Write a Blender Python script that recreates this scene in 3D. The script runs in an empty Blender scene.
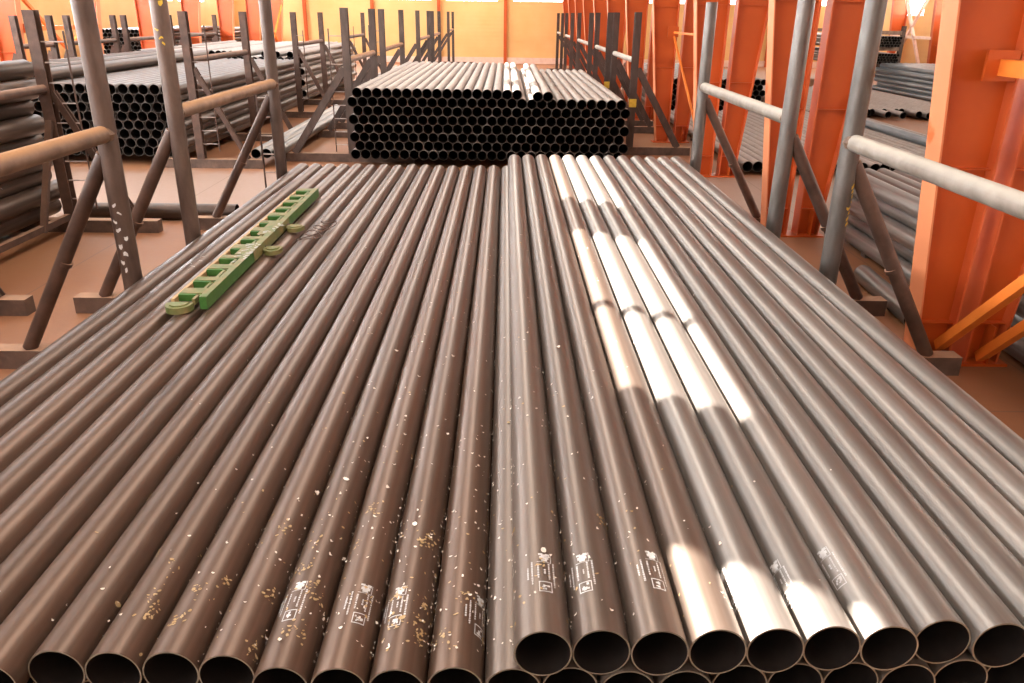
import bpy, bmesh, math, random
from mathutils import Vector, Matrix
random.seed(7)
PI = math.pi
scene = bpy.context.scene
col = scene.collection
FLOOR = -1.1          # the crest of the lower pipe tier is z = 0
D = 0.2445            # pipe diameter / pitch
R = 0.1215
DZ = D * 0.866

# ------------------------------------------------------------------ materials
def new_mat(name):
    m = bpy.data.materials.new(name); m.use_nodes = True
    nt = m.node_tree
    return m, nt, nt.nodes['Principled BSDF']

def ramp(nt, fac, stops):
    n = nt.nodes.new('ShaderNodeValToRGB')
    cr = n.color_ramp
    cr.elements[0].position, cr.elements[0].color = stops[0][0], (*stops[0][1], 1)
    cr.elements[1].position, cr.elements[1].color = stops[-1][0], (*stops[-1][1], 1)
    for p, c in stops[1:-1]:
        e = cr.elements.new(p); e.color = (*c, 1)
    nt.links.new(fac, n.inputs['Fac'])
    return n.outputs['Color']

def noise(nt, scale, detail=4, stretch=(1, 1, 1), rough=0.55, coord='Object'):
    tc = nt.nodes.new('ShaderNodeTexCoord')
    mp = nt.nodes.new('ShaderNodeMapping'); mp.inputs['Scale'].default_value = stretch
    nz = nt.nodes.new('ShaderNodeTexNoise')
    nz.inputs['Scale'].default_value = scale; nz.inputs['Detail'].default_value = detail
    nz.inputs['Roughness'].default_value = rough
    nt.links.new(tc.outputs[coord], mp.inputs['Vector']); nt.links.new(mp.outputs['Vector'], nz.inputs['Vector'])
    return nz.outputs['Fac']

def mixc(nt, fac, a, b, mode='MIX'):
    n = nt.nodes.new('ShaderNodeMix'); n.data_type = 'RGBA'; n.blend_type = mode
    for sock, v in ((n.inputs[0], fac), (n.inputs[6], a), (n.inputs[7], b)):
        if hasattr(v, 'is_output'): nt.links.new(v, sock)
        elif isinstance(v, (int, float)): sock.default_value = v
        else: sock.default_value = (*v, 1)
    return n.outputs[2]

def math_node(nt, op, a, b=None, clamp=False):
    n = nt.nodes.new('ShaderNodeMath'); n.operation = op; n.use_clamp = clamp
    for i, v in enumerate((a, b)):
        if v is None: continue
        if hasattr(v, 'is_output'): nt.links.new(v, n.inputs[i])
        else: n.inputs[i].default_value = v
    return n.outputs[0]

def steel(name, dark, mid, light, metallic=0.6, rough=0.36, dust_sheen=None, dust_sheen_amt=0.0, stretch=(6, .35, 6), scale=2.2, bump=0.0):
    m, nt, b = new_mat(name)
    f = noise(nt, scale, 5, stretch)
    c = ramp(nt, f, [(.3, dark), (.52, mid), (.75, light)])
    f2 = noise(nt, 38, 3, (1, .45, 1))
    c = mixc(nt, math_node(nt, 'MULTIPLY', f2, .35), c, dark)
    oi = nt.nodes.new('ShaderNodeObjectInfo')
    v = math_node(nt, 'ADD', math_node(nt, 'MULTIPLY', oi.outputs['Random'], .35), .82)
    hs = nt.nodes.new('ShaderNodeHueSaturation'); nt.links.new(v, hs.inputs['Value']); nt.links.new(c, hs.inputs['Color'])
    c = hs.outputs['Color']
    met = metallic
    if dust_sheen:  # upward faces: settled layer, plus painted sheen on the stacked pipes
        g = nt.nodes.new('ShaderNodeNewGeometry')
        sx = nt.nodes.new('ShaderNodeSeparateXYZ'); nt.links.new(g.outputs['Normal'], sx.inputs[0])
        up = nt.nodes.new('ShaderNodeMapRange'); up.inputs[1].default_value = .25; up.inputs[2].default_value = .85
        nt.links.new(sx.outputs['Z'], up.inputs[0])
        fd = noise(nt, 5, 4, (1, 1, 1))
        k = math_node(nt, 'MULTIPLY', up.outputs[0], math_node(nt, 'ADD', math_node(nt, 'MULTIPLY', fd, .6), dust_sheen_amt - .3), True)
        c = mixc(nt, k, c, dust_sheen)
        nt.links.new(math_node(nt, 'MULTIPLY', math_node(nt, 'SUBTRACT', 1.0, k), metallic), b.inputs['Metallic'])
        nt.links.new(math_node(nt, 'ADD', math_node(nt, 'MULTIPLY', k, .5), rough), b.inputs['Roughness'])
    else:
        b.inputs['Metallic'].default_value = metallic
        b.inputs['Roughness'].default_value = rough
    nt.links.new(c, b.inputs['Base Color'])
    if bump:
        bp = nt.nodes.new('ShaderNodeBump'); bp.inputs['Strength'].default_value = bump; bp.inputs['Distance'].default_value = .01
        nt.links.new(noise(nt, 30, 4), bp.inputs['Height']); nt.links.new(bp.outputs[0], b.inputs['Normal'])
    return m

def paint(name, c1, c2, rough=.5, scale=1.5, stretch=(1, 1, 1), spec=.4):
    m, nt, b = new_mat(name)
    c = ramp(nt, noise(nt, scale, 5, stretch), [(.3, c1), (.7, c2)])
    nt.links.new(c, b.inputs['Base Color'])
    b.inputs['Roughness'].default_value = rough
    b.inputs['Specular IOR Level'].default_value = spec
    return m

M = {}
M['pipe'] = steel('mill_scale_steel', (.1, .057, .037), (.138, .083, .057), (.175, .113, .08), metallic=.58, rough=.38, stretch=(9, .1, 9), scale=1.6)
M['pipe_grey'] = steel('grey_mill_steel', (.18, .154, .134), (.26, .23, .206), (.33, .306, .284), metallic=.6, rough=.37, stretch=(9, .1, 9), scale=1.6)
M['inside'] = paint('shaded_pipe_inside', (.008, .0055, .0045), (.016, .011, .009), .8, 6, spec=.08)  # shade of the pipe mouths put into the colour of the dark bore
M['pipe_mid'] = steel('brownish_mill_steel', (.122, .086, .066), (.17, .126, .1), (.22, .172, .142), metallic=.58, rough=.37, stretch=(9, .1, 9), scale=1.6)
M['edge'] = steel('cut_steel_edge', (.13, .115, .088), (.19, .17, .13), (.25, .225, .175), metallic=.4, rough=.5)
M['edge_far'] = steel('rusted_steel_edge', (.05, .04, .034), (.09, .072, .06), (.15, .12, .1), metallic=.4, rough=.5)
M['pipe_far'] = steel('stacked_pipe_steel', (.09, .07, .06), (.16, .125, .108), (.27, .22, .19), metallic=.55, rough=.36, dust_sheen=(.62, .52, .45), dust_sheen_amt=.5)  # pale dusty tops also carry grazing light put into the colour
M['pipe_dark'] = steel('dark_pipe_steel', (.045, .028, .02), (.082, .052, .037), (.13, .086, .062), metallic=.5, rough=.36, dust_sheen=(.34, .2, .125), dust_sheen_amt=.12)
M['pipe_blue'] = steel('blue_grey_pipe_steel', (.14, .16, .17), (.24, .26, .27), (.36, .37, .37), metallic=.6, rough=.34)
M['post'] = steel('weathered_post_steel', (.075, .045, .034), (.125, .08, .062), (.18, .125, .1), metallic=.4, rough=.4, stretch=(3, 3, .8))
M['grey_post'] = steel('grey_post_steel', (.095, .08, .07), (.15, .13, .117), (.22, .198, .182), metallic=.5, rough=.38, stretch=(3, 3, .8))
M['dark_post'] = steel('dark_h_post_steel', (.05, .032, .026), (.085, .057, .046), (.13, .09, .075), metallic=.3, rough=.45, stretch=(3, 3, .8))
M['rust_post'] = steel('rusty_frame_steel', (.06, .031, .021), (.1, .053, .036), (.15, .08, .055), metallic=.2, rough=.55, dust_sheen=(.6, .33, .2), dust_sheen_amt=.4, stretch=(2, 2, 2))
M['rail_dust'] = steel('dusty_rail_steel', (.13, .075, .05), (.22, .13, .085), (.3, .19, .13), metallic=.2, rough=.5, dust_sheen=(.38, .195, .088), dust_sheen_amt=.95, stretch=(2, 2, 2))
M['rail_white'] = steel('pale_dusty_rail_steel', (.2, .16, .13), (.3, .25, .21), (.42, .36, .3), metallic=.2, rough=.5, dust_sheen=(.5, .45, .375), dust_sheen_amt=.95, stretch=(2, 2, 2))
M['beam'] = steel('foot_beam_steel', (.075, .045, .033), (.13, .078, .056), (.2, .12, .085), metallic=.2, rough=.6, dust_sheen=(.52, .29, .17), dust_sheen_amt=.6, stretch=(2, 2, 2))
M['weld'] = paint('weld_bead', (.1, .055, .035), (.22, .13, .08), .6, 20)
M['orange'] = paint('orange_column_paint', (.49, .076, .01), (.58, .10, .014), .42, .9)
M['flange'] = paint('pale_flange_paint', (.64, .13, .025), (.78, .265, .115), .42, 1.1)  # paler than the web paint, broken by orange patches
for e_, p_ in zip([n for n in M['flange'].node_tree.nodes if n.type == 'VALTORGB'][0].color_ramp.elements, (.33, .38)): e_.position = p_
M['flange_red'] = paint('reddish_flange_paint', (.55, .09, .02), (.62, .13, .04), .42, 1.1)  # slightly paler than the web paint
M['orange_bright'] = paint('orange_brace_paint', (.74, .17, .02), (.86, .24, .035), .45, 2)
M['red'] = paint('red_oxide_paint', (.36, .04, .02), (.46, .06, .025), .5, 2)
M['green'] = paint('green_ladder_paint', (.03, .115, .016), (.065, .17, .028), .5, 5)
M['green_pale'] = paint('worn_pale_green_paint', (.105, .155, .04), (.26, .185, .075), .55, 7)
M['wood'] = paint('rusty_worn_edge', (.42, .23, .1), (.56, .38, .18), .7, 9, (4, 1, 4))
M['white'] = paint('white_marking_paint', (.45, .42, .4), (.66, .64, .63), .6, 30)
M['yellow'] = paint('yellow_crayon_paint', (.6, .36, .03), (.75, .5, .06), .6, 12)
M['flake_white'] = paint('pale_flake', (.7, .58, .48), (.85, .76, .68), .6, 20)
M['flake_ochre'] = paint('ochre_flake', (.36, .22, .09), (.52, .37, .2), .7, 20)
M['rod'] = paint('dark_rod', (.06, .035, .028), (.13, .075, .055), .6, 8)
M['rod_light'] = paint('light_rung', (.3, .23, .2), (.5, .42, .38), .5, 8)
M['lime'] = paint('white_limed_frame', (.75, .5, .38), (.85, .62, .5), .5, 3)

# floor: dusty concrete with joints and stains
def floor_mat():
    m, nt, b = new_mat('dusty_concrete')
    big = noise(nt, .22, 5, (1, 1, 1), .6)
    c = ramp(nt, big, [(.3, (.26, .09, .03)), (.5, (.31, .118, .042)), (.72, (.35, .16, .066))])
    fine = noise(nt, 9, 6, (1, 1, 1), .65)
    tl = nt.nodes.new('ShaderNodeTexCoord'); sl = nt.nodes.new('ShaderNodeSeparateXYZ'); nt.links.new(tl.outputs['Object'], sl.inputs[0])
    yy = math_node(nt, 'ADD', sl.outputs['Y'], math_node(nt, 'MULTIPLY', math_node(nt, 'SUBTRACT', noise(nt, .9, 4), .5), 2.2))
    pale_band = math_node(nt, 'SUBTRACT', 1.0, math_node(nt, 'MULTIPLY', math_node(nt, 'ABSOLUTE', math_node(nt, 'SUBTRACT', yy, 17.0)), .36), True)
    pale_band = math_node(nt, 'MULTIPLY', math_node(nt, 'MINIMUM', math_node(nt, 'MULTIPLY', pale_band, 3.0), 1.0), .75)
    c = mixc(nt, pale_band, c, (.35, .255, .21))      # paler, greyer band across the floor between the stacks
    c = mixc(nt, math_node(nt, 'MULTIPLY', fine, .5), c, (.24, .125, .075))
    tc = nt.nodes.new('ShaderNodeTexCoord'); sp = nt.nodes.new('ShaderNodeSeparateXYZ'); nt.links.new(tc.outputs['Object'], sp.inputs[0])
    jn = None
    for ax, per in (('X', 3.1), ('Y', 3.7)):
        w = math_node(nt, 'PINGPONG', math_node(nt, 'ADD', sp.outputs[ax], .4), per)
        l = math_node(nt, 'LESS_THAN', w, .012)
        jn = l if jn is None else math_node(nt, 'MAXIMUM', jn, l)
    c = mixc(nt, math_node(nt, 'MULTIPLY', jn, .6), c, (.16, .09, .06))
    nt.links.new(c, b.inputs['Base Color'])
    b.inputs['Roughness'].default_value = .6
    bp = nt.nodes.new('ShaderNodeBump'); bp.inputs['Strength'].default_value = .25; bp.inputs['Distance'].default_value = .01
    nt.links.new(fine, bp.inputs['Height']); nt.links.new(bp.outputs[0], b.inputs['Normal'])
    return m
M['floor'] = floor_mat()

def clad(name, c1, c2, axis):
    m, nt, b = new_mat(name)
    c = ramp(nt, noise(nt, .5, 4), [(.3, c1), (.7, c2)])
    tc = nt.nodes.new('ShaderNodeTexCoord'); sp = nt.nodes.new('ShaderNodeSeparateXYZ'); nt.links.new(tc.outputs['Object'], sp.inputs[0])
    w = math_node(nt, 'PINGPONG', sp.outputs[axis], .14)
    bp = nt.nodes.new('ShaderNodeBump'); bp.inputs['Strength'].default_value = .5; bp.inputs['Distance'].default_value = .05
    nt.links.new(w, bp.inputs['Height']); nt.links.new(bp.outputs[0], b.inputs['Normal'])
    nt.links.new(c, b.inputs['Base Color']); b.inputs['Roughness'].default_value = .55
    return m
M['clad_z'] = clad('yellow_cladding', (.74, .43, .15), (.82, .5, .2), 'Z')
M['roof'] = paint('roof_sheet', (.62, .56, .5), (.7, .64, .58), .6, .6)
M['white_wall'] = paint('pale_wall', (.6, .5, .42), (.7, .6, .52), .6, .6)
def emit(name, colr, s):
    m, nt, b = new_mat(name)
    b.inputs['Base Color'].default_value = (.8, .8, .8, 1)
    b.inputs['Emission Color'].default_value = (*colr, 1); b.inputs['Emission Strength'].default_value = s
    return m
M['day_left'] = emit('daylight_glazing', (.9, .96, 1), 42.0)
M['day_far'] = emit('daylight_glazing_far', (1, .96, .9), 15.0)
M['fill_front'] = emit('front_fill_light', (1, .96, .9), 1.5)
M['sky_panel'] = emit('roof_fill_light', (1, .95, .87), 8.0)
M['fill_strip_left'] = emit('roof_fill_light_cool', (.88, .95, 1), 7.5)
M['fill_strip_b'] = emit('roof_fill_light_pale', (1, .97, .94), 2.5)

# ------------------------------------------------------------------ mesh builder
class MB:
    def __init__(s): s.v = []; s.f = []; s.mi = []; s.cur = 0
    def add(s, vs, fs):
        o = len(s.v); s.v += [tuple(p) for p in vs]; s.f += [tuple(o + i for i in f) for f in fs]; s.mi += [s.cur] * len(fs)
        return s
    def box(s, x0, x1, y0, y1, z0, z1):
        v = [(x, y, z) for x in (x0, x1) for y in (y0, y1) for z in (z0, z1)]
        return s.add(v, [(0, 1, 3, 2), (4, 6, 7, 5), (0, 4, 5, 1), (2, 3, 7, 6), (0, 2, 6, 4), (1, 5, 7, 3)])
    def frame(s, a, b, up=(0, 0, 1)):
        a = Vector(a); b = Vector(b); d = (b - a).normalized(); u = Vector(up)
        if abs(d.dot(u)) > .98: u = Vector((0, 1, 0))
        r = d.cross(u).normalized(); u = r.cross(d).normalized()
        return a, b, r, u
    def sweep(s, a, b, prof, up=(0, 0, 1)):
        a, b, r, u = s.frame(a, b, up); n = len(prof)
        v = [a + r * p + u * q for p, q in prof] + [b + r * p + u * q for p, q in prof]
        return s.add(v, [tuple(range(n))[::-1], tuple(range(n, 2 * n))] + [(i, (i + 1) % n, n + (i + 1) % n, n + i) for i in range(n)])
    def bar(s, a, b, w, h, up=(0, 0, 1)):
        w /= 2; h /= 2
        return s.sweep(a, b, [(-w, -h), (w, -h), (w, h), (-w, h)], up)
    def rod(s, a, b, r, n=16):
        return s.sweep(a, b, [(r * math.cos(2 * PI * i / n), r * math.sin(2 * PI * i / n)) for i in range(n)])
    def hbeam(s, a, b, w, h, t=.014, up=(0, 1, 0)):
        w /= 2; h /= 2
        p = [(-w, -h), (w, -h), (w, -h + t), (t / 2, -h + t), (t / 2, h - t), (w, h - t), (w, h), (-w, h), (-w, h - t), (-t / 2, h - t), (-t / 2, -h + t), (-w, -h + t)]
        a_, b_, r, u = s.frame(a, b, up); n = 12
        v = [a_ + r * x + u * y for x, y in p] + [b_ + r * x + u * y for x, y in p]
        fs = [(i, (i + 1) % n, n + (i + 1) % n, n + i) for i in range(n)]
        for base, flip in ((0, True), (n, False)):
            for q in ((0, 1, 2, 11), (3, 4, 9, 10), (8, 5, 6, 7)):
                q = tuple(base + i for i in q); fs.append(q[::-1] if flip else q)
        return s.add(v, fs)
    def tube(s, a, b, ro, ri, n=32, edge_index=None, in_index=None):
        if edge_index is not None and in_index is None: in_index = edge_index + 1
        a, b, r, u = s.frame(a, b); c = [(math.cos(2 * PI * i / n), math.sin(2 * PI * i / n)) for i in range(n)]
        v = []
        for P, rad in ((a, ro), (b, ro), (b, ri), (a, ri)): v += [P + (r * x + u * y) * rad for x, y in c]
        o = len(s.v); s.v += [tuple(p) for p in v]
        for k in range(4):
            k2 = (k + 1) % 4
            for i in range(n):
                j = (i + 1) % n
                s.f.append((o + k * n + i, o + k * n + j, o + k2 * n + j, o + k2 * n + i))
                s.mi.append(s.cur if edge_index is None or k == 0 else in_index if k == 2 else edge_index)
        return s
    def prism(s, pts, axis, lo, hi):
        n = len(pts)
        def P(p, t):
            q = list(p); q.insert(axis, t); return tuple(q)
        return s.add([P(p, lo) for p in pts] + [P(p, hi) for p in pts],
                     [tuple(range(n))[::-1], tuple(range(n, 2 * n))] + [(i, (i + 1) % n, n + (i + 1) % n, n + i) for i in range(n)])
    def mesh(s, name, mats, sharp=35):
        me = bpy.data.meshes.new(name); me.from_pydata(s.v, [], s.f)
        if not isinstance(mats, (list, tuple)): mats = [mats]
        for m in mats: me.materials.append(M[m])
        me.polygons.foreach_set('material_index', s.mi)
        bm = bmesh.new(); bm.from_mesh(me); bmesh.ops.recalc_face_normals(bm, faces=bm.faces); bm.to_mesh(me); bm.free()
        me.polygons.foreach_set('use_smooth', [True] * len(me.polygons))
        me.set_sharp_from_angle(angle=math.radians(sharp))
        me.update()
        return me

def link(name, me, parent=None, loc=None):
    o = bpy.data.objects.new(name, me); col.objects.link(o)
    if parent: o.parent = parent
    if loc: o.location = loc
    return o
def build(mb, name, mats, parent=None, loc=None, sharp=35):
    return link(name, mb.mesh(name, mats, sharp), parent, loc)
def tag(o, label, cat, group=None, kind=None):
    o['label'] = label; o['category'] = cat
    if group: o['group'] = group
    if kind: o['kind'] = kind
    return o
def empty(name, loc, label, cat, group=None):
    o = bpy.data.objects.new(name, None); col.objects.link(o); o.location = loc; o.empty_display_size = .1
    return tag(o, label, cat, group)
def struct(mb, name, mats, sharp=35):
    o = build(mb, name, mats, sharp=sharp); o['kind'] = 'structure'; return o
def P(mb, name, mats, root, sharp=35):
    """a part given in world coordinates, re-based on its thing's origin"""
    lx, ly, lz = root.location
    mb.v = [(x - lx, y - ly, z - lz) for x, y, z in mb.v]
    return build(mb, name, mats, root, sharp=sharp)

ORD = ['', 'first', 'second', 'third', 'fourth', 'fifth', 'sixth', 'seventh', 'eighth', 'ninth', 'tenth', 'eleventh', 'twelfth', 'thirteenth',
       'fourteenth', 'fifteenth', 'sixteenth', 'seventeenth', 'eighteenth', 'nineteenth', 'twentieth']
def nth(n):
    if n <= 20: return ORD[n]
    if n < 30: return 'twenty-' + ORD[n - 20]
    return 'thirtieth'

# ------------------------------------------------------------------ the halls
XL, XR, YB, YF = -21.5, 27.0, 66.0, -14.0
RIDGE_X, RIDGE_Z, EAVE_Z = -6.0, 8.0, 6.05
def roof_z(x): return RIDGE_Z - .17 * abs(RIDGE_X - x)
struct(MB().box(XL - .2, XR + .2, YF - .2, YB + .2, FLOOR - .2, FLOOR), 'floor', 'floor')

def wall_with_band(name, mats, axis, pos, lo, hi, z0, z1, wins, thick=.15):
    """wall at x=pos (axis 0) or y=pos (axis 1), openings wins = [(a0,a1)] between z0 and z1"""
    mb = MB(); top = 8.3
    def b(a0, a1, c0, c1):
        if axis == 0: mb.box(pos - thick / 2, pos + thick / 2, a0, a1, c0, c1)
        else: mb.box(a0, a1, pos - thick / 2, pos + thick / 2, c0, c1)
    b(lo, hi, FLOOR, z0); b(lo, hi, z1, top)
    prev = lo
    for a0, a1 in wins:
        b(prev, a0, z0, z1); prev = a1
    b(prev, hi, z0, z1)
    return struct(mb, name, mats)
n_win = [0]
def window(axis, pos, a0, a1, z0, z1, pane, frame='lime'):
    n_win[0] += 1
    o = MB(); t = .05
    def b(mb, p0, p1, c0, c1, th):
        if axis == 0: mb.box(pos - th, pos + th, p0, p1, c0, c1)
        else: mb.box(p0, p1, pos - th, pos + th, c0, c1)
    b(o, a0, a1, z0, z0 + t, .06); b(o, a0, a1, z1 - t, z1, .06); b(o, a0, a0 + t, z0, z1, .06); b(o, a1 - t, a1, z0, z1, .06)
    k = max(1, int((a1 - a0) / 1.4))
    for i in range(1, k): b(o, a0 + (a1 - a0) * i / k - .02, a0 + (a1 - a0) * i / k + .02, z0, z1, .05)
    w = struct(o, 'window_%d' % n_win[0], frame)
    g = MB(); b(g, a0 + t, a1 - t, z0 + t, z1 - t, .012)
    build(g, 'pane', pane, w)

colY = [8.30 + 5.6 * k for k in range(11)]
lw = [(y0 + .4, y0 + 5.2) for y0 in [-13 + 5.7 * i for i in range(14)] if y0 + 5.2 < YB - .3]
wall_with_band('wall_left', 'clad_z', 0, XL, YF, YB, 3.0, 5.6, lw)
for a0, a1 in lw: window(0, XL, a0, a1, 3.0, 5.6, 'day_left')
bw = [(-20.5, -16.2), (-15.0, -11.0), (-9.8, -5.8), (-4.7, -.7), (.5, 4.4), (7, 9.6), (11, 14.8), (16, 20), (21.2, 26)]
wall_with_band('wall_back', 'clad_z', 1, YB, XL, XR, 3.4, 5.6, bw)
for a0, a1 in bw: window(1, YB, a0, a1, 3.4, 5.6, 'day_far')
rw = [(y0 + .5, y0 + 4.6) for y0 in [-13 + 5.6 * i for i in range(14)] if y0 + 4.6 < YB - .3]
wall_with_band('wall_right', 'clad_z', 0, XR, YF, YB, 2.75, 4.6, rw)
for a0, a1 in rw: window(0, XR, a0, a1, 2.75, 4.6, 'day_far')
fw = [(-15, -8), (-5, 3), (8, 14), (17, 25)]
wall_with_band('wall_front', 'white_wall', 1, YF, XL, XR, 2.5, 5.2, fw)
for a0, a1 in fw: window(1, YF, a0, a1, 2.5, 5.2, 'fill_front')  # unseen front windows, added to light the column faces
# purlins of the back wall, thin red uprights
for i, x in enumerate((-15.6, -10.4, -5.25, -.1, 5.0, 10.2, 15.4, 20.6)):
    struct(MB().hbeam((x, YB - .25, FLOOR), (x, YB - .25, 7.0), .24, .2), 'trim_%d' % (i + 1), 'orange')
struct(MB().box(XL + .1, XR - .1, YB - .2, YB - .09, FLOOR, FLOOR + .45), 'baseboard_back', 'lime')

# roof: sheet with an open daylight slot that lets the sun in, and added glowing strips
def roof_piece(mb, x0, x1, y0, y1, t=.08):
    mb.prism([(x0, roof_z(x0)), (x1, roof_z(x1)), (x1, roof_z(x1) + t), (x0, roof_z(x0) + t)], 1, y0, y1)
MX0, MX1, MZ0, MZ1 = -8.25, -4.0, 7.71, 8.44      # raised roof monitor along the ridge: vertical lights on its left side let the sun in
lights = [(2.932 - 4.25 + 6 * k + 5.23, 2.932 + 6 * k + 5.23) for k in range(-2, 9)]
strips = [(-13.0, -9.8, 'fill_strip_left'), (-2.9, -.7, 'sky_panel')]     # unseen glowing strips added to lay highlights on the pipes
mb = MB()
for a, b_ in ((XL, -13.0), (-9.8, MX0), (MX1, -2.9), (-.7, 5.15)): roof_piece(mb, a, b_, YF, YB)
mb.box(MX0 - .05, MX1 + .05, YF, YB, MZ1, MZ1 + .08)
mb.box(MX0 - .04, MX0, YF, YB, roof_z(MX0) - .02, MZ0)
mb.box(MX1, MX1 + .04, YF, YB, roof_z(MX1) - .02, MZ1)
prev = YF
for y0, y1 in lights:
    mb.box(MX0 - .04, MX0, prev, y0, MZ0, MZ1); prev = y1
mb.box(MX0 - .04, MX0, prev, YB, MZ0, MZ1)
mb.box(MX0 - .04, MX0, 6.285 + 5.23, 6.435 + 5.23, MZ0, MZ1)
def roofb(x): return 8.0 - .17 * abs(16.0 - x)
for x0, x1 in ((5.15, 8.5), (10.3, 16), (16, 20.5), (22, XR + .1)):
    mb.prism([(x0, roofb(x0)), (x1, roofb(x1)), (x1, roofb(x1) + .08), (x0, roofb(x0) + .08)], 1, YF, YB)
struct(mb, 'ceiling', 'roof')
for i, (x0, x1, mt) in enumerate(strips):
    g = MB(); roof_piece(g, x0, x1, YF + .5, YB - .5, .04)
    struct(g, 'window_%d' % (60 + i), mt)  # added light strip, not a known skylight
for i, (x0, x1) in enumerate(((8.5, 10.3), (20.5, 22))):
    g = MB(); g.prism([(x0, roofb(x0)), (x1, roofb(x1)), (x1, roofb(x1) + .04), (x0, roofb(x0) + .04)], 1, YF + .5, YB - .5)
    struct(g, 'window_%d' % (70 + i), 'fill_strip_b')  # unseen strips in the right hall roof, added as light sources

# ------------------------------------------------------------------ orange tapered columns
def column(Y, hall, label, group=None, braces=(), detail=True, k_thin=False):
    """hall 'near': left-hall column (inner flange leans left); 'far': right-hall column (right flange leans right)"""
    zt = 6.3
    if hall == 'near':
        x0b, x1b, x0t, x1t = 4.68, 5.02, 4.68 - .0994 * (zt - FLOOR), 5.02
    elif hall == 'far':
        x0b, x1b, x0t, x1t = 5.25, 5.58, 5.25, 5.58 + .0945 * (zt - FLOOR)
    elif hall == 'left':
        x0b, x1b, x0t, x1t = -17.25, -16.75, -17.25, -16.75 + .10 * (zt - FLOOR) * .9
        zt = 5.6
    else:
        x0b, x1b, x0t, x1t = 26.2, 26.8, 26.2 - .08 * (zt - FLOOR), 26.8
        zt = 5.9
    root = empty('steel_column', ((x0b + x1b) / 2, Y, FLOOR), label, 'column', group)
    def xa(z): return x0b + (x0t - x0b) * (z - FLOOR) / (zt - FLOOR)
    def xb(z): return x1b + (x1t - x1b) * (z - FLOOR) / (zt - FLOOR)
    P(MB().prism([(xa(FLOOR), FLOOR), (xb(FLOOR), FLOOR), (xb(zt), zt), (xa(zt), zt)], 1, Y - .008, Y + .008), 'web', 'orange', root)
    for f in (xa, xb):
        s = -1 if f is xa else 1
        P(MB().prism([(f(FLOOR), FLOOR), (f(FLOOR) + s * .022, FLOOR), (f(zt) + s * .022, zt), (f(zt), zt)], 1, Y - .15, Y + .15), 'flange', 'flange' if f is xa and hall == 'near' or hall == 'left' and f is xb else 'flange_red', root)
    P(MB().box(x0b - .12, x1b + .12, Y - .2, Y + .2, FLOOR, FLOOR + .03), 'base_plate', 'orange', root)
    for z in ((-.62, 1.1, 2.8) if detail else (1.1, 2.8)):
        P(MB().box(xa(z), xb(z), Y - .10, Y + .10, z, z + .014), 'stiffener', 'orange', root)
    if hall == 'far' and detail:
        bx = x1b - .12
        P(MB().box(bx - .008, bx + .008, Y - .2, Y, FLOOR + .03, -.62), 'gusset', 'orange', root)
    if braces:
        for kind, a, b_ in braces:
            w_ = .05 if k_thin else .10 if kind == 'brace' else .14
            P(MB().bar(a, b_, w_, w_ * 1.1), kind, 'orange_bright', root)
        for kind, a, b_ in braces:
            if kind == 'tie_beam':
                P(MB().box(a[0] - .2, a[0] + .12, a[1] - .06, a[1] - .02, a[2] - .13, a[2] + .16), 'bracket', 'orange', root)
    return root
for k, Y in enumerate(colY):
    br = []
    if k == 0:
        br = [('brace', (4.92, 8.2, -.88), (4.92, 4.4, 2.92)), ('tie_beam', (4.88, 8.2, 2.12), (4.88, 3.5, 2.12))]
    if k == 3:
        br = [('tie_beam', (4.95, Y - .1, 2.1), (4.95, Y - 5.4, 2.1)), ('brace', (4.95, Y - .1, 2.0), (4.95, Y - 5.4, -.9))]
    column(Y, 'near', 'orange tapered column with leaning flange, %s along the row beside the racks' % nth(k + 1), 'orange columns beside the pipe racks', br, True, k == 3)
    br = [('brace', (5.42, 8.2, -1.02), (5.42, 4.8, 2.4))] if k == 0 else []
    column(Y, 'far', 'orange column standing close behind the %s column of the row beside racks' % nth(k + 1), 'orange columns of the hall beyond', br)
for k in range(8):
    Y = 28.6 + 5.6 * k - 5.6 * 0
    if Y > 65.5: break
    br = []
    if k == 0: br = [('brace', (-16.35, Y + .2, 2.9), (-16.35, Y + 5.3, -.9)), ('brace', (-16.35, Y + 5.3, 2.9), (-16.35, Y + .2, -.9)), ('tie_beam', (-16.4, Y + .2, 1.86), (-16.4, Y + 5.4, 1.86))]
    if k == 6: br = [('brace', (-16.35, Y - 5.3, 2.9), (-16.35, Y - .2, -.9)), ('brace', (-16.35, Y - .2, 2.9), (-16.35, Y - 5.3, -.9))]
    column(Y, 'left', 'orange column against the yellow side wall beyond the left stacks, %s from the camera' % nth(k + 1), 'orange wall columns', br, False)
for k in range(3):
    Y = 51.2 + 5.6 * k
    c = column(Y, 'right', 'distant orange column at the far right wall past the row, %s from camera' % nth(k + 1), 'far right wall columns', (), False)
    if k == 0:
        for a, b_ in (((26.0, Y + .2, 5.2), (26.0, Y + 5.4, -1)), ((26.0, Y + 5.4, 5.2), (26.0, Y + .2, -1))):
            P(MB().bar(a, b_, .16, .16), 'brace', 'lime', c)
        P(MB().bar((26.0, Y, 1.5), (26.0, Y + 5.5, 1.5), .16, .16), 'tie_beam', 'lime', c)

# ------------------------------------------------------------------ pipe racks
def weld(mb, p, r=.13):
    n = 10; v = []; f = []
    for i in range(5):
        t = -PI / 2 + PI * i / 4
        for j in range(n):
            k = r * (1 + random.uniform(-.06, .06))
            v.append((p[0] + k * math.cos(t) * math.cos(2 * PI * j / n), p[1] + k * math.cos(t) * math.sin(2 * PI * j / n), p[2] + k * .8 * math.sin(t)))
    for i in range(4):
        for j in range(n): f.append((i * n + j, i * n + (j + 1) % n, (i + 1) * n + (j + 1) % n, (i + 1) * n + j))
    return mb.add(v, f)

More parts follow.
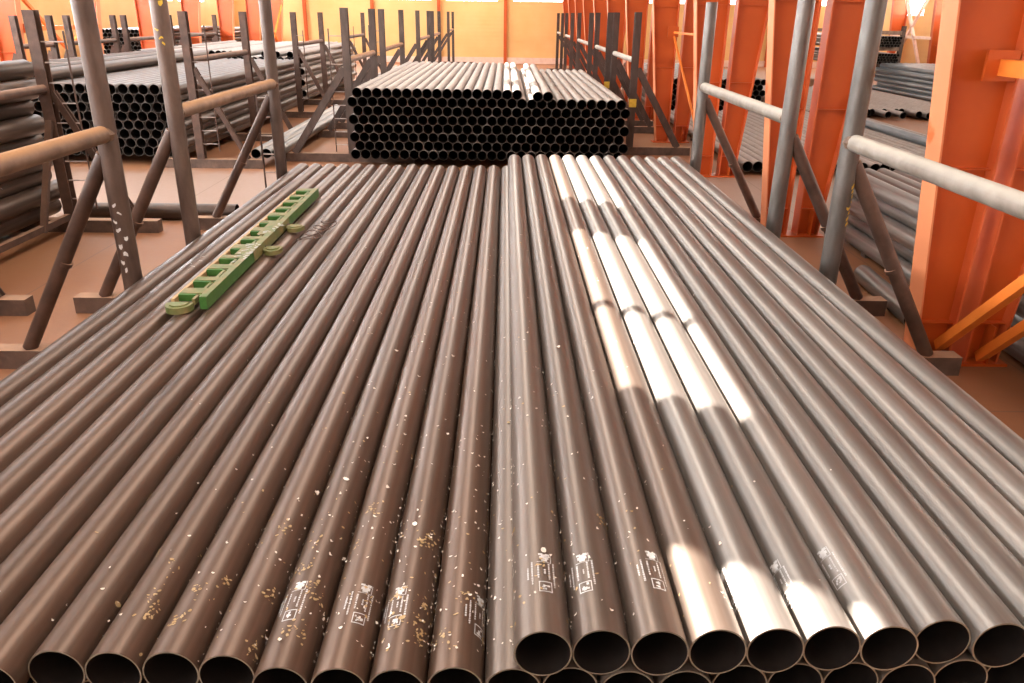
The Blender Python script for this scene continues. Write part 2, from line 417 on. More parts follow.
def rack(x, Ys, side, label, style='pipe', top=2.75, rail='rail_dust', rail_z=1.41, foot=1.25, inner=1.6, ladder=(), marks=(), long_rail=False, post_mat='post', brace_r=.075, low_rail=False, foot_ext=.36, brace_z=1.2):
    """a welded rack: two posts joined by a rail, each post braced down to the outer end of a foot beam. side -1: braces go to -x"""
    root = empty('pipe_rack', (x, Ys[0], FLOOR), label, 'rack')
    bz = -.885
    for Y in Ys:
        xo = x + side * (foot + foot_ext); xi = x - side * inner
        m = MB(); m.box(min(xo, xi), max(xo, xi), Y - .1, Y + .1, FLOOR, bz)
        P(m, 'foot_beam', 'beam', root)
        if style == 'pipe':
            P(MB().rod((x, Y, bz), (x, Y, top), .098, 24), 'post', post_mat, root)
            P(MB().rod((x + side * .06, Y, brace_z), (x + side * foot, Y, bz), brace_r, 18), 'brace', 'rust_post', root)
            w = MB(); weld(w, (x, Y + (.05 if Y == Ys[0] else -.05), rail_z), .106); P(w, 'weld', 'weld', root)
            w = MB(); w.rod((x + side * foot * .53, Y, bz + (brace_z - bz) * .475), (x + side * foot * .55, Y, bz + (brace_z - bz) * .455), brace_r + .0012, 16); P(w, 'weld', 'rust_post', root)
        else:
            P(MB().hbeam((x, Y, bz), (x, Y, top), .18, .18, .018), 'post', post_mat, root)
            P(MB().hbeam((x + side * .09, Y, brace_z), (x + side * foot, Y, bz), 2.26 * brace_r, 2.26 * brace_r, .016), 'brace', post_mat, root)
    if style == 'pipe':
        P(MB().rod((x, Ys[0] + .09, rail_z), (x, Ys[1] - .09, rail_z), .083, 24), 'rail', rail, root)
    else:
        P(MB().rod((x, Ys[0] + .09, rail_z), (x, Ys[1] - .09, rail_z), .075, 16), 'rail', rail, root)
    if long_rail:
        P(MB().bar((x + side * -.02, Ys[0] - .3, bz + .06), (x + side * -.02, Ys[1] + .1, bz + .06), .1, .1), 'floor_rail', 'rust_post', root)
        P(MB().bar((x, Ys[1] - .1, rail_z - .5), (x, Ys[1] - .95, bz), .1, .07), 'knee_brace', 'rust_post', root)
    for Y, dx, z0, z1, nr in ladder:
        L = MB(); L.rod((x + dx, Y, z0), (x + dx, Y, z1), .016, 8)
        lad = P(L, 'ladder_rail', 'rod', root)
        for i in range(nr):
            z = z0 + .18 + (z1 - z0 - .35) * i / (nr - 1)
            rr = MB().rod((x + math.copysign(.08, dx), Y - .02, z), (x + dx, Y, z), .011, 8)
            lx, ly, lz = root.location
            rr.v = [(a - lx, b - ly, c - lz) for a, b, c in rr.v]
            build(rr, 'rung', 'rod_light', lad)
    for mt, nm, boxes in marks:
        for (ang, z, wa, h, Y) in boxes:       # patches laid on the round post
            mk = MB()
            n = 5; rr = .0995
            v = []
            for i in range(n + 1):
                a = ang + wa * (i / n - .5)
                for q in (-.5, .5):
                    v.append((x + rr * math.sin(a), Y - rr * math.cos(a), z + q * h * (1 - .35 * abs(2 * i / n - 1)) + .01 * math.sin(9 * a)))
            mk.add(v, [(2 * i, 2 * i + 2, 2 * i + 3, 2 * i + 1) for i in range(n)])
            P(mk, nm, mt, root)
    return root

rb = random.Random(3)
drips = [(.2 + rb.uniform(-.5, .5), .72 - .085 * i, rb.uniform(.25, .5), rb.uniform(.02, .06), 7.9) for i in range(9)]
rack(-3.965, (3.6, 7.9), -1, 'brown pipe rack with white paint drips on its post, left of the front stack', foot_ext=.75, ladder=(), marks=[('white', 'paint_drip', drips)], top=2.95)
yel = [(.2, 2.66, 1.0, .04, 9.62), (.6, 2.61, .5, .06, 9.62), (-.3, 2.33, .5, .02, 9.62), (.1, 2.24, .5, .025, 9.62), (.3, 2.18, .3, .03, 9.62)]
rack(-3.965, (9.62, 13.85), -1, 'brown pipe rack with yellow scrawl and thin ladder on its posts, by the green ladder', ladder=((13.85, -.3, -.88, 1.35, 7),), marks=[('yellow', 'paint_scrawl', yel)], top=2.95)
yr = [(.75 + rb.uniform(-.3, .3), .98 - .055 * i, rb.uniform(.25, .6), rb.uniform(.02, .05), 7.95) for i in range(8)]
rack(3.40, (3.7, 7.95), 1, 'grey pipe rack with yellow marks on its post, beside the nearest orange column', rail='rail_white', post_mat='grey_post', marks=[('yellow', 'paint_scrawl', yr)], top=2.95)
rack(3.40, (9.8, 14.3), 1, 'unmarked grey pipe rack with pale rail beside the second orange column', rail='rail_white', post_mat='grey_post', top=2.77)

# racks along the back stack, both sides of it
Lb = [(20.9, 25.2), (27.1, 32.2), (38.2, 43.6), (45.8, 50.4), (58.5, 63.5)]
Rb = [(22.6, 27.0), (28.6, 32.5), (34.9, 40.6), (44.8, 49.2), (52.6, 57.0)]
for i, Ys in enumerate(Lb):
    rack(-4.04, Ys, -1, 'dark H-post rack along the left side of the back stack, %s from the camera' % nth(i + 1), style='h', top=2.63, post_mat='dark_post', rail='rail_dust', foot=1.5, ladder=((Ys[0], -.42, -.85, 2.15, 9),) if i in (0, 1) else ())
for i, Ys in enumerate(Rb):
    r = rack(3.47, Ys, 1, 'dark H-post rack with white rail between back stack and columns, %s from the camera' % nth(i + 1), style='h', top=2.63, post_mat='dark_post', rail='rail_white', foot=1.35, inner=.7)
    if i < 2:
        for Y in Ys[:1]: P(MB().box(3.37, 3.57, Y - .097, Y - .092, .2, .42), 'yellow_tag', 'yellow', r)
# racks of the left aisle stacks
Aa = [(9.5, 13.6), (19.8, 24.3), (30.0, 34.4), (40.0, 44.5)]
for i, Ys in enumerate(Aa):
    rack(-7.58 if i else -7.64, Ys, 1, ['rusty H-post rack with thin ladder holding the near left pipe pile', 'rusty H-post rack with ladder beside the dark left stack behind front racks',
         'rusty H-post rack of the left aisle, third along from the camera', 'rusty H-post rack of the left aisle, fourth along from the camera'][i],
         style='h', top=2.5, rail='rust_post', rail_z=1.3 if i == 0 else 1.42, foot=1.15, inner=1.2, ladder=((Ys[1] if i == 0 else Ys[0], .46, -.7, 2.2, 9),) if i < 2 else ((Ys[0], .3, -.6, 1.9, 7),),
         long_rail=(i == 0), post_mat='rust_post', brace_z=1.25, brace_r=.05)
for i, Ys in enumerate([(25.8, 27.8), (28.9, 32.3), (33.2, 37.7), (39.1, 43.5)]):
    rack(-15.0, Ys, -1, 'distant rusty rack before the orange wall columns on the left, %s from camera' % nth(i + 1), style='h', top=2.3, rail='rust_post', foot=1.0, inner=.5, post_mat='rust_post')

# ------------------------------------------------------------------ front stack
def pipe_mesh(L, mats=('pipe', 'edge', 'inside'), ro=R, wall=.0068, n=48):
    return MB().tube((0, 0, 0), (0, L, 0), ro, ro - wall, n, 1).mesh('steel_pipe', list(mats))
K = .88305
lo_start = {-8: 2.9457, -7: 2.9379, -6: 2.9406, -5: 2.922, -4: 2.8487, -3: 2.8431, -2: 2.838, -1: 2.853, 0: 2.8465, 1: 2.8556, 2: 2.8342, 3: 2.8369, 4: 2.8754, 5: 2.8876, 6: 2.8953, 7: 2.8857, 8: 2.9169}
up_start = [2.8361, 2.8459, 2.8418, 2.8523, 2.8613, 2.8778, 2.8802, 2.9248, 2.9026, 2.88, 2.91, 2.89, 2.9]
rp = random.Random(11)
pipes_lo, pipes_up = {}, {}
for i in range(-15, 10):
    y0 = lo_start.get(i, 2.9 + rp.uniform(-.05, .05)) * K
    y1 = 14.36 + rp.uniform(-.04, .04) + (.02 if i < -10 else 0)
    o = link('steel_pipe', pipe_mesh(y1 - y0, ('pipe' if i < 0 else 'pipe_mid', 'edge', 'inside')), None, (i * (.248 if i < 0 else D), y0, -D / 2))
    pipes_lo[i] = o
    if i <= 0:
        if i == -15: lb = 'brown steel pipe at the left edge of the front stack, next to the rack posts'
        elif i == 0: lb = 'brown steel pipe tucked against the raised right tier of the front stack'
        else: lb = 'brown steel pipe in the front stack\'s low tier, %s from its left edge' % nth(i + 16)
        tag(o, lb, 'pipe', 'pipes of the low left tier')
    else:
        tag(o, 'dark pipe mouth peeking below the front stack\'s raised tier, %s from the left' % nth(i), 'pipe', 'pipes under the raised tier')
for j in range(13):
    y0 = up_start[j] * K; y1 = 14.35 + rp.uniform(-.03, .03)
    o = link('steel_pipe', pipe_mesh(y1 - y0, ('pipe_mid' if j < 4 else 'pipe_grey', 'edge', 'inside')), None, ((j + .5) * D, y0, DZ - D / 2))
    pipes_up[j] = o
    if j == 0: lb = 'steel pipe at the left edge of the raised right tier of the front stack'
    elif j == 12: lb = 'silvery steel pipe at the right edge of the raised tier, next to the rack posts'
    else: lb = '%s steel pipe in the front stack\'s raised tier, %s from its left edge' % ('sunlit' if 3 <= j <= 6 else 'grey', nth(j + 1))
    tag(o, lb, 'pipe', 'pipes of the raised right tier')
# lower tiers that carry them
mb = MB()
for r in range(1, 4):
    for i in range(-15, 14):
        x = i * (.248 if i < 0 else D) + (D / 2 if r % 2 else 0)
        if r % 2 and i == 13: continue
        y0 = 2.62 + rp.uniform(-.06, .1)
        mb.tube((x, y0, -D / 2 - r * DZ), (x, 14.3, -D / 2 - r * DZ), R, R - .0085, 16, 1)
for i in range(10, 14): mb.tube((i * D, 2.56, -D / 2), (i * D, 14.3, -D / 2), R, R - .0085, 16, 1)
tag(build(mb, 'stacked_pipes', ['pipe', 'edge', 'inside']), 'lower tiers of brown pipes underneath the top tiers of the front stack', 'pipes', None, 'stuff')

# stencilled print on some pipes, wrapped on the round surface
def stencil(o, ang, y, seed, scale=1.0):
    q = random.Random(seed); rr = R + .0009; mb = MB()
    def patch(u0, u1, t0, t1):       # u across (m of arc), t along the pipe
        n = max(1, int((u1 - u0) / .012)); v = []
        for i in range(n + 1):
            a = ang + (u0 + (u1 - u0) * i / n) * scale / R
            for t in (t0, t1): v.append((rr * math.sin(a), y + t * scale, rr * math.cos(a)))
        mb.add(v, [(2 * i, 2 * i + 1, 2 * i + 3, 2 * i + 2) for i in range(n)])
    # box mark at the near end
    for a in ((-.03, .03, .0, .005), (-.03, .03, .062, .067), (-.03, -.026, 0, .067), (.026, .03, 0, .067)): patch(*a)
    for _ in range(7):
        u = q.uniform(-.02, .012); t = q.uniform(.01, .045); patch(u, u + q.uniform(.006, .014), t, t + q.uniform(.006, .016))
    # filled emblem at the far end
    for u, t, w, h in ((-.022, .222, .044, .02), (-.014, .207, .028, .048), (-.026, .25, .02, .012), (.006, .246, .02, .016)): patch(u, u + w, t, t + h)
    for a in ((.03, .033, .2, .262), (-.034, .033, .2, .203)): patch(*a)
    # lines of print running along the pipe
    for u, t0, t1 in ((-.078, .09, .17), (-.058, .05, .2), (-.03, .09, .185), (.0, .12, .15), (.02, .085, .19), (.043, .04, .2)):
        t = t0
        while t < t1:
            l = q.uniform(.005, .012); w = q.uniform(.006, .009)
            patch(u - w / 2, u + w / 2, t, t + l); t += l + q.uniform(.002, .005)
    s = build(mb, 'stencil_mark', 'white', o)
    s['label'] = 'white stencilled print'
rad = math.radians
for o, a, y in ((pipes_lo[-10], 10, .2), (pipes_lo[-4], -14, .28), (pipes_lo[-3], 20, .27), (pipes_lo[-2], -20, .26), (pipes_lo[-1], 52, .22),
                (pipes_up[0], 10, .24), (pipes_up[1], -22, .24), (pipes_up[2], 18, .26), (pipes_up[4], -74, .2), (pipes_up[5], -62, .22), (pipes_up[6], -52, .3)):
    stencil(o, rad(a), y, hash((a, y)) & 0xffff)
# chalk scrawl near the far ends
def scrawl(o, ang, y, seed, n=9, step=.07):
    q = random.Random(seed); mb = MB(); rr = R + .0009
    for k in range(n):
        a = ang + q.uniform(-.28, .28); t = y + k * step + q.uniform(-.02, .02)
        a2 = a + q.uniform(-.35, .35); t2 = t + q.uniform(.02, .08); w = .006
        v = []
        for i in range(5):
            aa = a + (a2 - a) * i / 4; tt = t + (t2 - t) * i / 4
            v += [(rr * math.sin(aa), tt - w, rr * math.cos(aa)), (rr * math.sin(aa), tt + w, rr * math.cos(aa))]
        mb.add(v, [(2 * i, 2 * i + 1, 2 * i + 3, 2 * i + 2) for i in range(4)])
    s = build(mb, 'chalk_lettering', 'white', o); s['label'] = 'white chalk scrawl'
for o, a, y, n in ((pipes_lo[-14], 10, 5.4, 8), (pipes_lo[-14], -5, 8.2, 10), (pipes_lo[-11], 15, 9.1, 22), (pipes_lo[-10], 20, 9.8, 20), (pipes_lo[-3], 10, 9.8, 18), (pipes_up[8], -40, 8.2, 12), (pipes_up[9], -45, 9.5, 12), (pipes_up[10], -40, 10.2, 10)):
    scrawl(o, rad(a), y, n * 31 + int(y * 10), n)

# flakes of scale and dirt lying on the pipes
def flakes():
    q = random.Random(5); mb = MB()
    def flake(x, y, z, nrm, size, curl):
        nrm = Vector(nrm).normalized(); t = Vector((0, 1, 0)); r = nrm.cross(t).normalized()
        a = q.uniform(0, PI); d1 = r * math.cos(a) + t * math.sin(a); d2 = nrm.cross(d1)
        p = Vector((x, y, z)); v = []
        w = size * q.uniform(.35, .8)
        for i in range(4):
            u = (i / 3 - .5) * size
            for s in (-.5, .5):
                v.append(p + d1 * u + d2 * (s * w * (1 if 0 < i < 3 else q.uniform(.3, .7))) + nrm * (.003 + curl * (u / size * 2) ** 2 * size))
        mb.add(v, [(2 * i, 2 * i + 1, 2 * i + 3, 2 * i + 2) for i in range(3)])
    def drop(i, y, a, mi, size):
        up = i >= 1
        cx = (i - .5) * D if up else i * (.248 if i < 0 else D); cz = (DZ if up else 0) - D / 2
        n = (math.sin(a), 0, math.cos(a)); mb.cur = mi
        flake(cx + R * n[0], y, cz + R * n[2], n, size, q.uniform(0, .35) if mi == 0 else q.uniform(0, .1))
    for k in range(1500):
        i = min(8, max(-9, int(round(q.gauss(-1.2, 3.0)))))
        y = 2.62 + abs(q.gauss(0, 1)) * (1.1 if i < 0 else 1.5)
        if q.random() < .4: y = q.uniform(2.6, 9.5)
        if y > 12: continue
        a = rad(q.uniform(-62, 62))
        if q.random() < .5: a = rad(q.choice((-1, 1)) * q.uniform(60, 78))
        s = q.uniform(.006, .021)
        if q.random() < .07: s *= 1.8
        drop(i, y, a, 0 if q.random() < .75 else 1, s)
    for c in range(34):                      # crumbled clusters of ochre scale
        i = min(2, max(-8, int(round(q.gauss(-4.2, 2.6))))); y0 = 2.6 + abs(q.gauss(0, .55)) + .05; a0 = q.uniform(-40, 55)
        for k in range(int(q.uniform(6, 18))):
            drop(i, max(2.6, y0 + q.gauss(0, .03)), rad(a0 + q.gauss(0, 9)), 1, q.uniform(.006, .022))
    return mb
tag(build(flakes(), 'flakes', ['flake_white', 'flake_ochre']), 'pale and ochre flakes of scale scattered over the front pipes', 'flakes', None, 'stuff')

# ------------------------------------------------------------------ green ladder lying on the pipes
lad = empty('ladder', (-2.94, 6.72, 0.0), 'green painted steel ladder lying on the brown pipes of the front stack', 'ladder')
lad.rotation_euler = (0, 0, rad(.5)); lad.scale = (.8, 1, 1)
LL, LW = 4.9, .44
def lp(mb, name, mat, sharp=35): return build(mb, name, mat, lad, sharp=sharp)
def lbar(x0, x1, y0, y1, z0, z1): return MB().box(x0, x1, y0, y1, z0, z1)
lp(lbar(-.23, -.19, .12, LL, .004, .075), 'side_rail', 'wood')['label'] = 'worn tan left rail'
lp(lbar(.02, .055, .1, LL, .03, .085), 'middle_rail', 'green_pale')
lp(lbar(.13, .21, .05, 1.55, .004, .12), 'side_rail', 'green'); lp(lbar(.13, .21, 3.1, LL, .004, .12), 'side_rail', 'green')
lp(lbar(.125, .215, 1.55, 3.1, .004, .124), 'splice_plate', 'green_pale')['label'] = 'pale worn section of the right rail'
lp(lbar(.128, .212, .06, 1.55, .1205, .1245), 'rail_cap', 'green_pale'); lp(lbar(.128, .212, 3.1, LL - .02, .1205, .1245), 'rail_cap', 'green_pale')
for k in range(13):
    y = .22 + k * (LL - .3) / 12
    w = .11 if k % 2 else .15
    rg = MB().box(-.19, .13, y, y + .035, .02, .085)
    lp(rg, 'rung', 'green')
    pl = MB().box(-.19, .13, y + .035, y + .035 + w, .075, .09)
    lp(pl, 'tread_plate', 'green_pale')
for y0, y1 in ((1.5, 1.95), (2.35, 2.9)):
    lp(lbar(-.03, .125, y0, y1, .09, .1), 'cover_plate', 'green_pale')
q = random.Random(9); mb = MB()
for k in range(26):
    y = 1.2 + k * .042 if k < 16 else 2.3 + (k - 16) * .05
    x0 = q.uniform(-.02, .1); mb.box(x0, x0 + q.uniform(.03, .09), y, y + q.uniform(.012, .03), .125, .1262)
for b_ in range(len(mb.v)):
    x, y, z = mb.v[b_]
    mb.v[b_] = (x + .1, y, z) if x > .04 else (x, y, z - .024)
lp(mb, 'chalk_lettering', 'white')
# rounded shoe at the near end and the two swivel feet
def shoe(cx, cy, w, d, z0, z1, rot):
    pts = [(-w / 2, 0)] + [(w / 2 * -math.cos(PI * i / 10), -d * math.sin(PI * i / 10)) for i in range(1, 10)] + [(w / 2, 0), (w / 2, d * .25), (-w / 2, d * .25)]
    c, s = math.cos(rot), math.sin(rot)
    pts = [(cx + x * c - y * s, cy + x * s + y * c) for x, y in pts]
    m = MB().prism(pts, 2, z0, z1)
    inner = [(cx + (x - cx) * .7, cy + (y - cy) * .7) for x, y in pts]
    m.prism(inner, 2, z1, z1 + .012)
    return m
lp(shoe(-.10, .04, .30, .13, .0, .06, 0), 'end_shoe', 'green_pale')
lp(shoe(.33, 1.95, .26, .16, .0, .05, rad(8)), 'swivel_foot', 'green_pale')
lp(shoe(.36, 2.95, .26, .16, .0, .05, rad(-12)), 'swivel_foot', 'green_pale')
for y in (1.97, 2.97): lp(MB().rod((.18, y + .02, .045), (.30, y + .02, .045), .016, 10), 'pivot_pin', 'rod')
# wire tangle beside it
cu = bpy.data.curves.new('wire', 'CURVE'); cu.dimensions = '3D'; cu.bevel_depth = .006; cu.bevel_resolution = 2
q = random.Random(21)
sp = cu.splines.new('NURBS'); pts = []
for i in range(34):
    a = i * .75
    pts.append((-2.40 + .13 * math.cos(a) + q.uniform(-.03, .03) + (.004 * i), 8.95 + .032 * i + .14 * math.sin(a) * (1 if i < 24 else .4), .035 + .02 * math.sin(a * 1.7) + .012))
sp.points.add(len(pts) - 1)
for p, c in zip(sp.points, pts): p.co = (*c, 1)
cu.materials.append(M['rod'])
tmp = bpy.data.objects.new('wire', cu); col.objects.link(tmp)
me = bpy.data.meshes.new_from_object(tmp.evaluated_get(bpy.context.evaluated_depsgraph_get())); bpy.data.objects.remove(tmp)
wo = link('rusty_wire', me)
tag(wo, 'tangled rusty wire lying on the pipes beside the green ladder', 'wire')

# ------------------------------------------------------------------ back stack: every pipe its own
zb = -.885 + .1225
pm = pipe_mesh(11.5, ('pipe_far', 'edge_far', 'inside'), n=24)
rk = random.Random(17)
for r in range(8):
    top = r == 7
    x0 = -3.678 if r % 2 else -3.80
    n = 20 if top else 28
    for i in range(n):
        if top and i == 17: continue
        y0 = 20.0 + rk.uniform(-.05, .05) - (.45 if top and i > 17 else 0)
        o = link('steel_pipe', pm, None, (x0 + i * D, y0, zb + r * DZ))
        row = 'top row' if top else ('bottom row' if r == 0 else '%s row from the top' % nth(8 - r))
        if top and i == 18: lb = 'pale steel pipe jutting forward on top of the back stack, left one of the pair'
        elif top and i == 19: lb = 'pale steel pipe jutting forward on top of the back stack, right one of the pair'
        else: lb = 'dark pipe mouth in the back stack, %s, %s from the left' % (row, nth(i + 1))
        tag(o, lb, 'pipe', 'pipes of the back stack, ' + row)

# ------------------------------------------------------------------ left aisle stacks
D2 = .33; z2 = -.885 + D2 / 2
pm2 = MB().tube((0, 0, 0), (0, 11.6, 0), .1645, .155, 32, 1).mesh('steel_pipe', ['pipe_dark', 'edge_far', 'inside'])
mb = MB()
for r in range(9):
    x = -8.0 if r % 2 else -8.0 - D2 / 2
    o = link('steel_pipe', pm2, None, (x, 2.3 + rk.uniform(-.15, .15) - (.3 if r == 5 else 0), z2 + r * .2858))
    tag(o, 'big dark pipe at the face of the near left pile, %s' % ('top one' if r == 8 else 'lowest one' if r == 0 else '%s down from the top' % nth(9 - r)), 'pipe', 'pipes at the face of the near left pile')
    for i in range(1, 7):
        mb.tube((x - i * D2, 2.3, z2 + r * .2858), (x - i * D2, 13.9 + rk.uniform(-.2, .2), z2 + r * .2858), .1645, .155, 16, 1)
tag(build(mb, 'stacked_pipes', ['pipe_dark', 'edge_far', 'inside']), 'big dark pipes filling the near left pile behind its face', 'pipes', None, 'stuff')
def writing(o):
    mb = MB(); q = random.Random(2)
    for k in range(9):
        a0 = rad(70 + q.uniform(-5, 5)); y = 9.3 + k * .1
        for s in range(3):
            a1 = a0 + rad(q.uniform(-10, 10)); rr = .1655; v = []
            y1 = y + q.uniform(-.02, .05)
            for i in range(4):
                aa = a0 + (a1 - a0) * i / 3; tt = y + (y1 - y) * i / 3
                v += [(rr * math.sin(aa), tt - .006, rr * math.cos(aa)), (rr * math.sin(aa), tt + .006, rr * math.cos(aa))]
            mb.add(v, [(2 * i, 2 * i + 1, 2 * i + 3, 2 * i + 2) for i in range(3)])
            a0, y = a1, y1
    build(mb, 'chalk_lettering', 'white', o)['label'] = 'white chalk writing'
writing([o for o in col.objects if o.get('label', '').startswith('big dark pipe at the face of the near left pile, seventh')][0])

def pile(name_label, x0, pitch, n, rows, ro, y0, y1, zbase, mats=('pipe_far', 'edge_far', 'inside'), seg=16, jit=.06, skip_top=(), dz=None, yaw=0, wall=.0085, piv=None):
    mb = MB(); q = random.Random(sum(map(ord, name_label)))
    dz = dz or math.sqrt(max(.0001, (2.01 * ro) ** 2 - (pitch / 2) ** 2))
    for r in range(rows):
        for i in range(n):
            if r == rows - 1 and i in skip_top: continue
            x = x0 + i * pitch + (pitch / 2 if r % 2 else 0)
            a = (x, y0 + q.uniform(-jit, jit), zbase + ro + r * dz); b = (x, y1 + q.uniform(-jit, jit), zbase + ro + r * dz)
            mb.tube(a, b, ro, ro - wall, seg, 1)
    o = build(mb, 'stacked_pipes', list(mats))
    tag(o, name_label, 'pipes', None, 'stuff')
    return o
random.seed(4)
pile('stack of dark pipes in the left aisle behind the front racks', -14.7, .26, 26, 8, .125, 20.0, 31.6, -.88, ('pipe_dark', 'edge_far', 'inside'), dz=.212)
pile('pipes stacked beyond the dark left aisle stack, some mouths showing', -14.6, .26, 25, 9, .125, 33.2, 45.0, -.88, skip_top=(1, 2, 3, 9, 10, 17, 18, 22), dz=.21)
for k, (x, y) in enumerate(((-11.35, 20.1), (-12.2, 20.6), (-13.1, 20.2))):
    o = link('steel_pipe', MB().tube((0, 0, 0), (0, 11.3, 0), .15, .14, 24, 1).mesh('steel_pipe', ['pipe_dark', 'edge_far', 'inside']), None, (x, y, 1.006))
    tag(o, 'long thick pipe lying on top of the dark left aisle stack, %s from its right' % nth(k + 1), 'pipe', 'pipes on top of the left aisle stack')
pile('pile of bluish black pipe mouths by the left wall columns', -19.7, .205, 11, 14, .1, 41.0, 52, -1.05, ('pipe_dark', 'edge_far', 'inside'), dz=.19)
pile('small distant pile of pipe mouths by the left wall, further back', -19.9, .205, 9, 13, .1, 53.5, 64, -1.05, ('pipe_dark', 'edge_far', 'inside'), dz=.19)
pile('distant pipes in the middle aisle left of the back stack racks', -6.25, .25, 3, 3, .12, 36, 47, -.88, dz=.21)

# three pale pipes on the floor beams, and the transverse loose pipe
for k in range(3):
    o = link('steel_pipe', pipe_mesh(10.4, ('pipe_grey', 'edge', 'inside'), ro=.12, n=28), None, (-6.27 + k * .25, 19.9 + .05 * k, -.885 + .1225)); o.rotation_euler = (0, 0, rad(.3))
    tag(o, 'grey pipe lying on the foot beams left of the back stack, %s' % ('left one of three', 'middle one of three', 'right one of three')[k], 'pipe', 'three grey pipes on the foot beams')
o = link('steel_pipe', pipe_mesh(3.0, ('pipe_dark', 'edge_far', 'inside'), ro=.15, n=32), None, (-5.05, 14.5, FLOOR + .152)); o.rotation_euler = (0, 0, rad(90))
tag(o, 'short black pipe lying crosswise on the floor behind the left racks', 'pipe')

# ------------------------------------------------------------------ right hall stacks
D3 = .27; z3 = FLOOR + .06
yaw = rad(.8)
pm3 = MB().tube((0, 0, 0), (0, 11.2, 0), .1345, .126, 32, 1).mesh('steel_pipe', ['pipe_grey', 'edge', 'inside'])
def yawed(x, y, d=0): return (x, y)
mb = MB()
for r in range(5):
    for i in range(13):
        y0 = 2.45 + rk.uniform(-.1, .1); z = z3 + .135 + r * .2345
        x = 5.80 + i * .2715 + (.2715 / 2 if r % 2 else 0) + (y0 - 2.45) * math.tan(yaw)
        if i == 0 or r == 4:
            o = link('steel_pipe', pm3, None, (x, y0, z)); o.rotation_euler = (0, 0, -yaw)
            lb = ('grey pipe topping the pile behind the nearest orange column, %s from its edge' % nth(i + 1)) if r == 4 else \
                 'grey pipe at the side of the pile behind nearest orange column, %s' % ('lowest' if r == 0 else '%s from the floor' % nth(r + 1))
            tag(o, lb, 'pipe', 'pipes of the pile behind the nearest column')
        else:
            c, s = math.cos(yaw), math.sin(yaw)
            mb.tube((x, y0, z), (x + 11.2 * s, y0 + 11.2 * c, z), .1345, .126, 14, 1)
for y in (4.2, 8.0, 12.5): mb.box(5.9, 9.4, y - .08, y + .08, FLOOR, z3)
tag(build(mb, 'stacked_pipes', ['pipe_grey', 'edge', 'inside']), 'grey pipes inside the pile behind the nearest orange column', 'pipes', None, 'stuff')
o = link('steel_pipe', pipe_mesh(1.9, ('pipe_grey', 'edge', 'inside'), ro=.135, n=32), None, (5.17, 9.25, FLOOR + .136)); o.rotation_euler = (0, 0, rad(-4))
tag(o, 'short grey offcut pipe on the floor between the first two orange columns', 'pipe')
pm4 = MB().tube((0, 0, 0), (0, 11.6, 0), .129, .121, 20, 1).mesh('steel_pipe', ['pipe_far', 'edge_far', 'inside'])
for i in range(28):
    o = link('steel_pipe', pm4, None, (6.0 + i * .262, 19.6 + rk.uniform(-.08, .08), FLOOR + .08 + .13))
    tag(o, 'pale pipe in the flat floor row beyond the columns, %s from the columns' % nth(i + 1), 'pipe', 'flat row of pipes beyond the columns')
for y, w_ in ((20.6, 'near the camera end'), (25.4, 'across its middle'), (30.2, 'near its far end')):
    m = MB().box(5.85, 13.3, y - .06, y + .06, FLOOR, FLOOR + .08)
    tag(build(m, 'pipe_bearer', 'beam'), 'low bearer under the flat row of pipes beyond the columns, ' + w_, 'bearer', 'bearers under the flat row of pipes', 'thing')
o = link('steel_pipe', MB().tube((0, 0, 0), (0, 7, 0), .12, .11, 24, 1).mesh('steel_pipe', ['pipe_blue', 'edge_far', 'inside']), None, (11.9, 20.9, FLOOR + .08 + .26 + .118))
tag(o, 'single blue-grey pipe lying on the flat row of pipes beyond the columns', 'pipe')
pile('grey pipes stacked behind the flat row in the hall beyond the columns', 12.0, .26, 26, 1, .128, 31.9, 43.6, FLOOR + .08, mats=('pipe_far', 'edge_far', 'inside'), jit=.7)
pile('dark pipes stacked in the far hall between the third and fourth columns', 6.2, .25, 17, 6, .12, 33.0, 44.0, FLOOR + .08, mats=('pipe_dark', 'edge_far', 'inside'))
for k, zz in enumerate((.55, 1.45)):
    pile('%s tier of black pipe mouths on the far right hall rack' % ('upper' if k else 'lower'), 18.6, .17, 20, 4, .08, 46.5, 56.0, zz - .35, mats=('pipe_dark', 'edge_far', 'inside'), seg=12)
rk_ = empty('storage_rack', (20.4, 46.5, FLOOR), 'far beam rack holding two tiers of black pipe mouths in the hall beyond', 'rack')
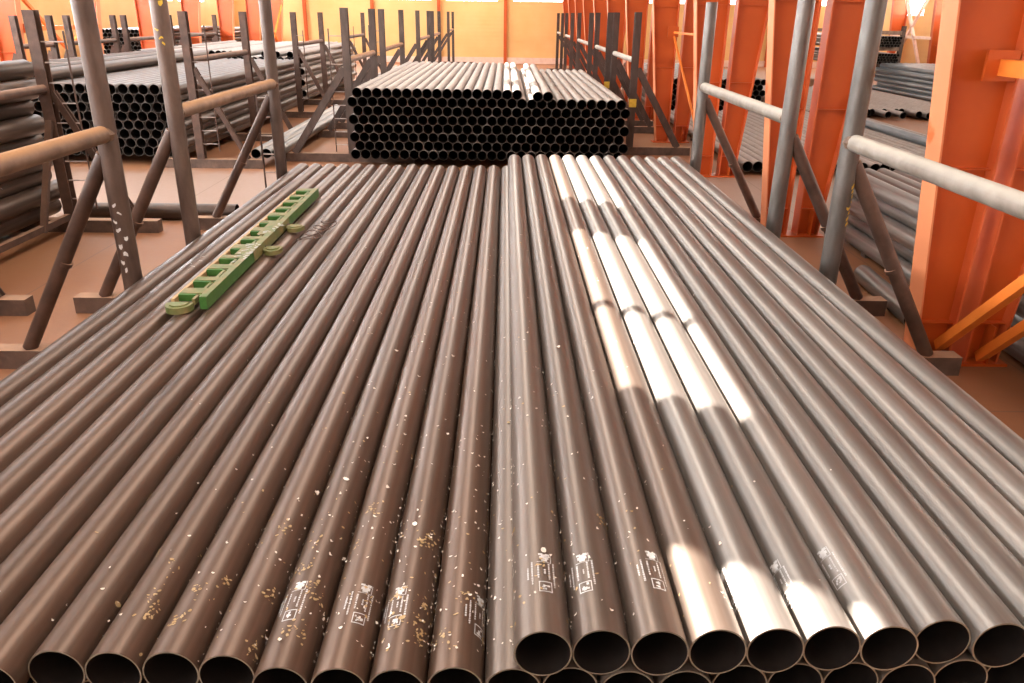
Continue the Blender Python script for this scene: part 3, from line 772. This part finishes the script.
for x in (18.3, 22.2):
    for y in (47.0, 55.0): P(MB().hbeam((x, y, FLOOR), (x, y, 2.2), .2, .2), 'post', 'rust_post', rk_)
for zz in (.1, 1.0, 1.85):
    for y in (47.0, 55.0): P(MB().box(18.2, 22.3, y - .08, y + .08, zz - .1, zz + .09), 'beam', 'rail_dust', rk_)
pile('pale grey pipes piled by the far right wall', 20.5, .28, 16, 6, .135, 36.0, 45.6, FLOOR, mats=('pipe_blue', 'edge_far', 'inside'), jit=.3)

# ------------------------------------------------------------------ light
sun = bpy.data.lights.new('sun', 'SUN'); sun.energy = 62.0; sun.angle = rad(.45); sun.color = (1, .93, .84)
so = bpy.data.objects.new('sun', sun); col.objects.link(so)
d = Vector((1, -.56, -.839))
so.rotation_euler = d.to_track_quat('-Z', 'Y').to_euler(); so.location = (-20, 5, 20)
w = bpy.data.worlds.new('sky'); scene.world = w; w.use_nodes = True
bg = w.node_tree.nodes['Background']; bg.inputs['Color'].default_value = (.75, .87, 1, 1); bg.inputs['Strength'].default_value = 3.0

# ------------------------------------------------------------------ camera
cam = bpy.data.cameras.new('camera'); co = bpy.data.objects.new('camera', cam); col.objects.link(co)
cam.sensor_width = 36; cam.sensor_fit = 'HORIZONTAL'; cam.lens = 783.3233 / 1024 * 36; cam.clip_end = 300; cam.clip_start = .05
RR = Vector((0.99988764, -0.0070657, 0.01322058)); UU = Vector((-0.00946903, 0.38600037, 0.92245003)); FF = Vector((0.0116209, 0.92247157, -0.38589009))
mw = Matrix.Identity(4)
for i in range(3): mw[i][0], mw[i][1], mw[i][2] = RR[i], UU[i], -FF[i]
mw.translation = Vector((-0.0569067, 0, 2.54475143))
co.matrix_world = mw
scene.camera = co

vs = scene.view_settings
vs.view_transform = 'Standard'; vs.look = 'None'; vs.gamma = 1.0; vs.use_curve_mapping = False; vs.exposure = -.3
scene.cycles.use_denoising = True
scene.cycles.max_bounces = 6; scene.cycles.diffuse_bounces = 4; scene.cycles.glossy_bounces = 3
scene.cycles.sample_clamp_indirect = 8.0
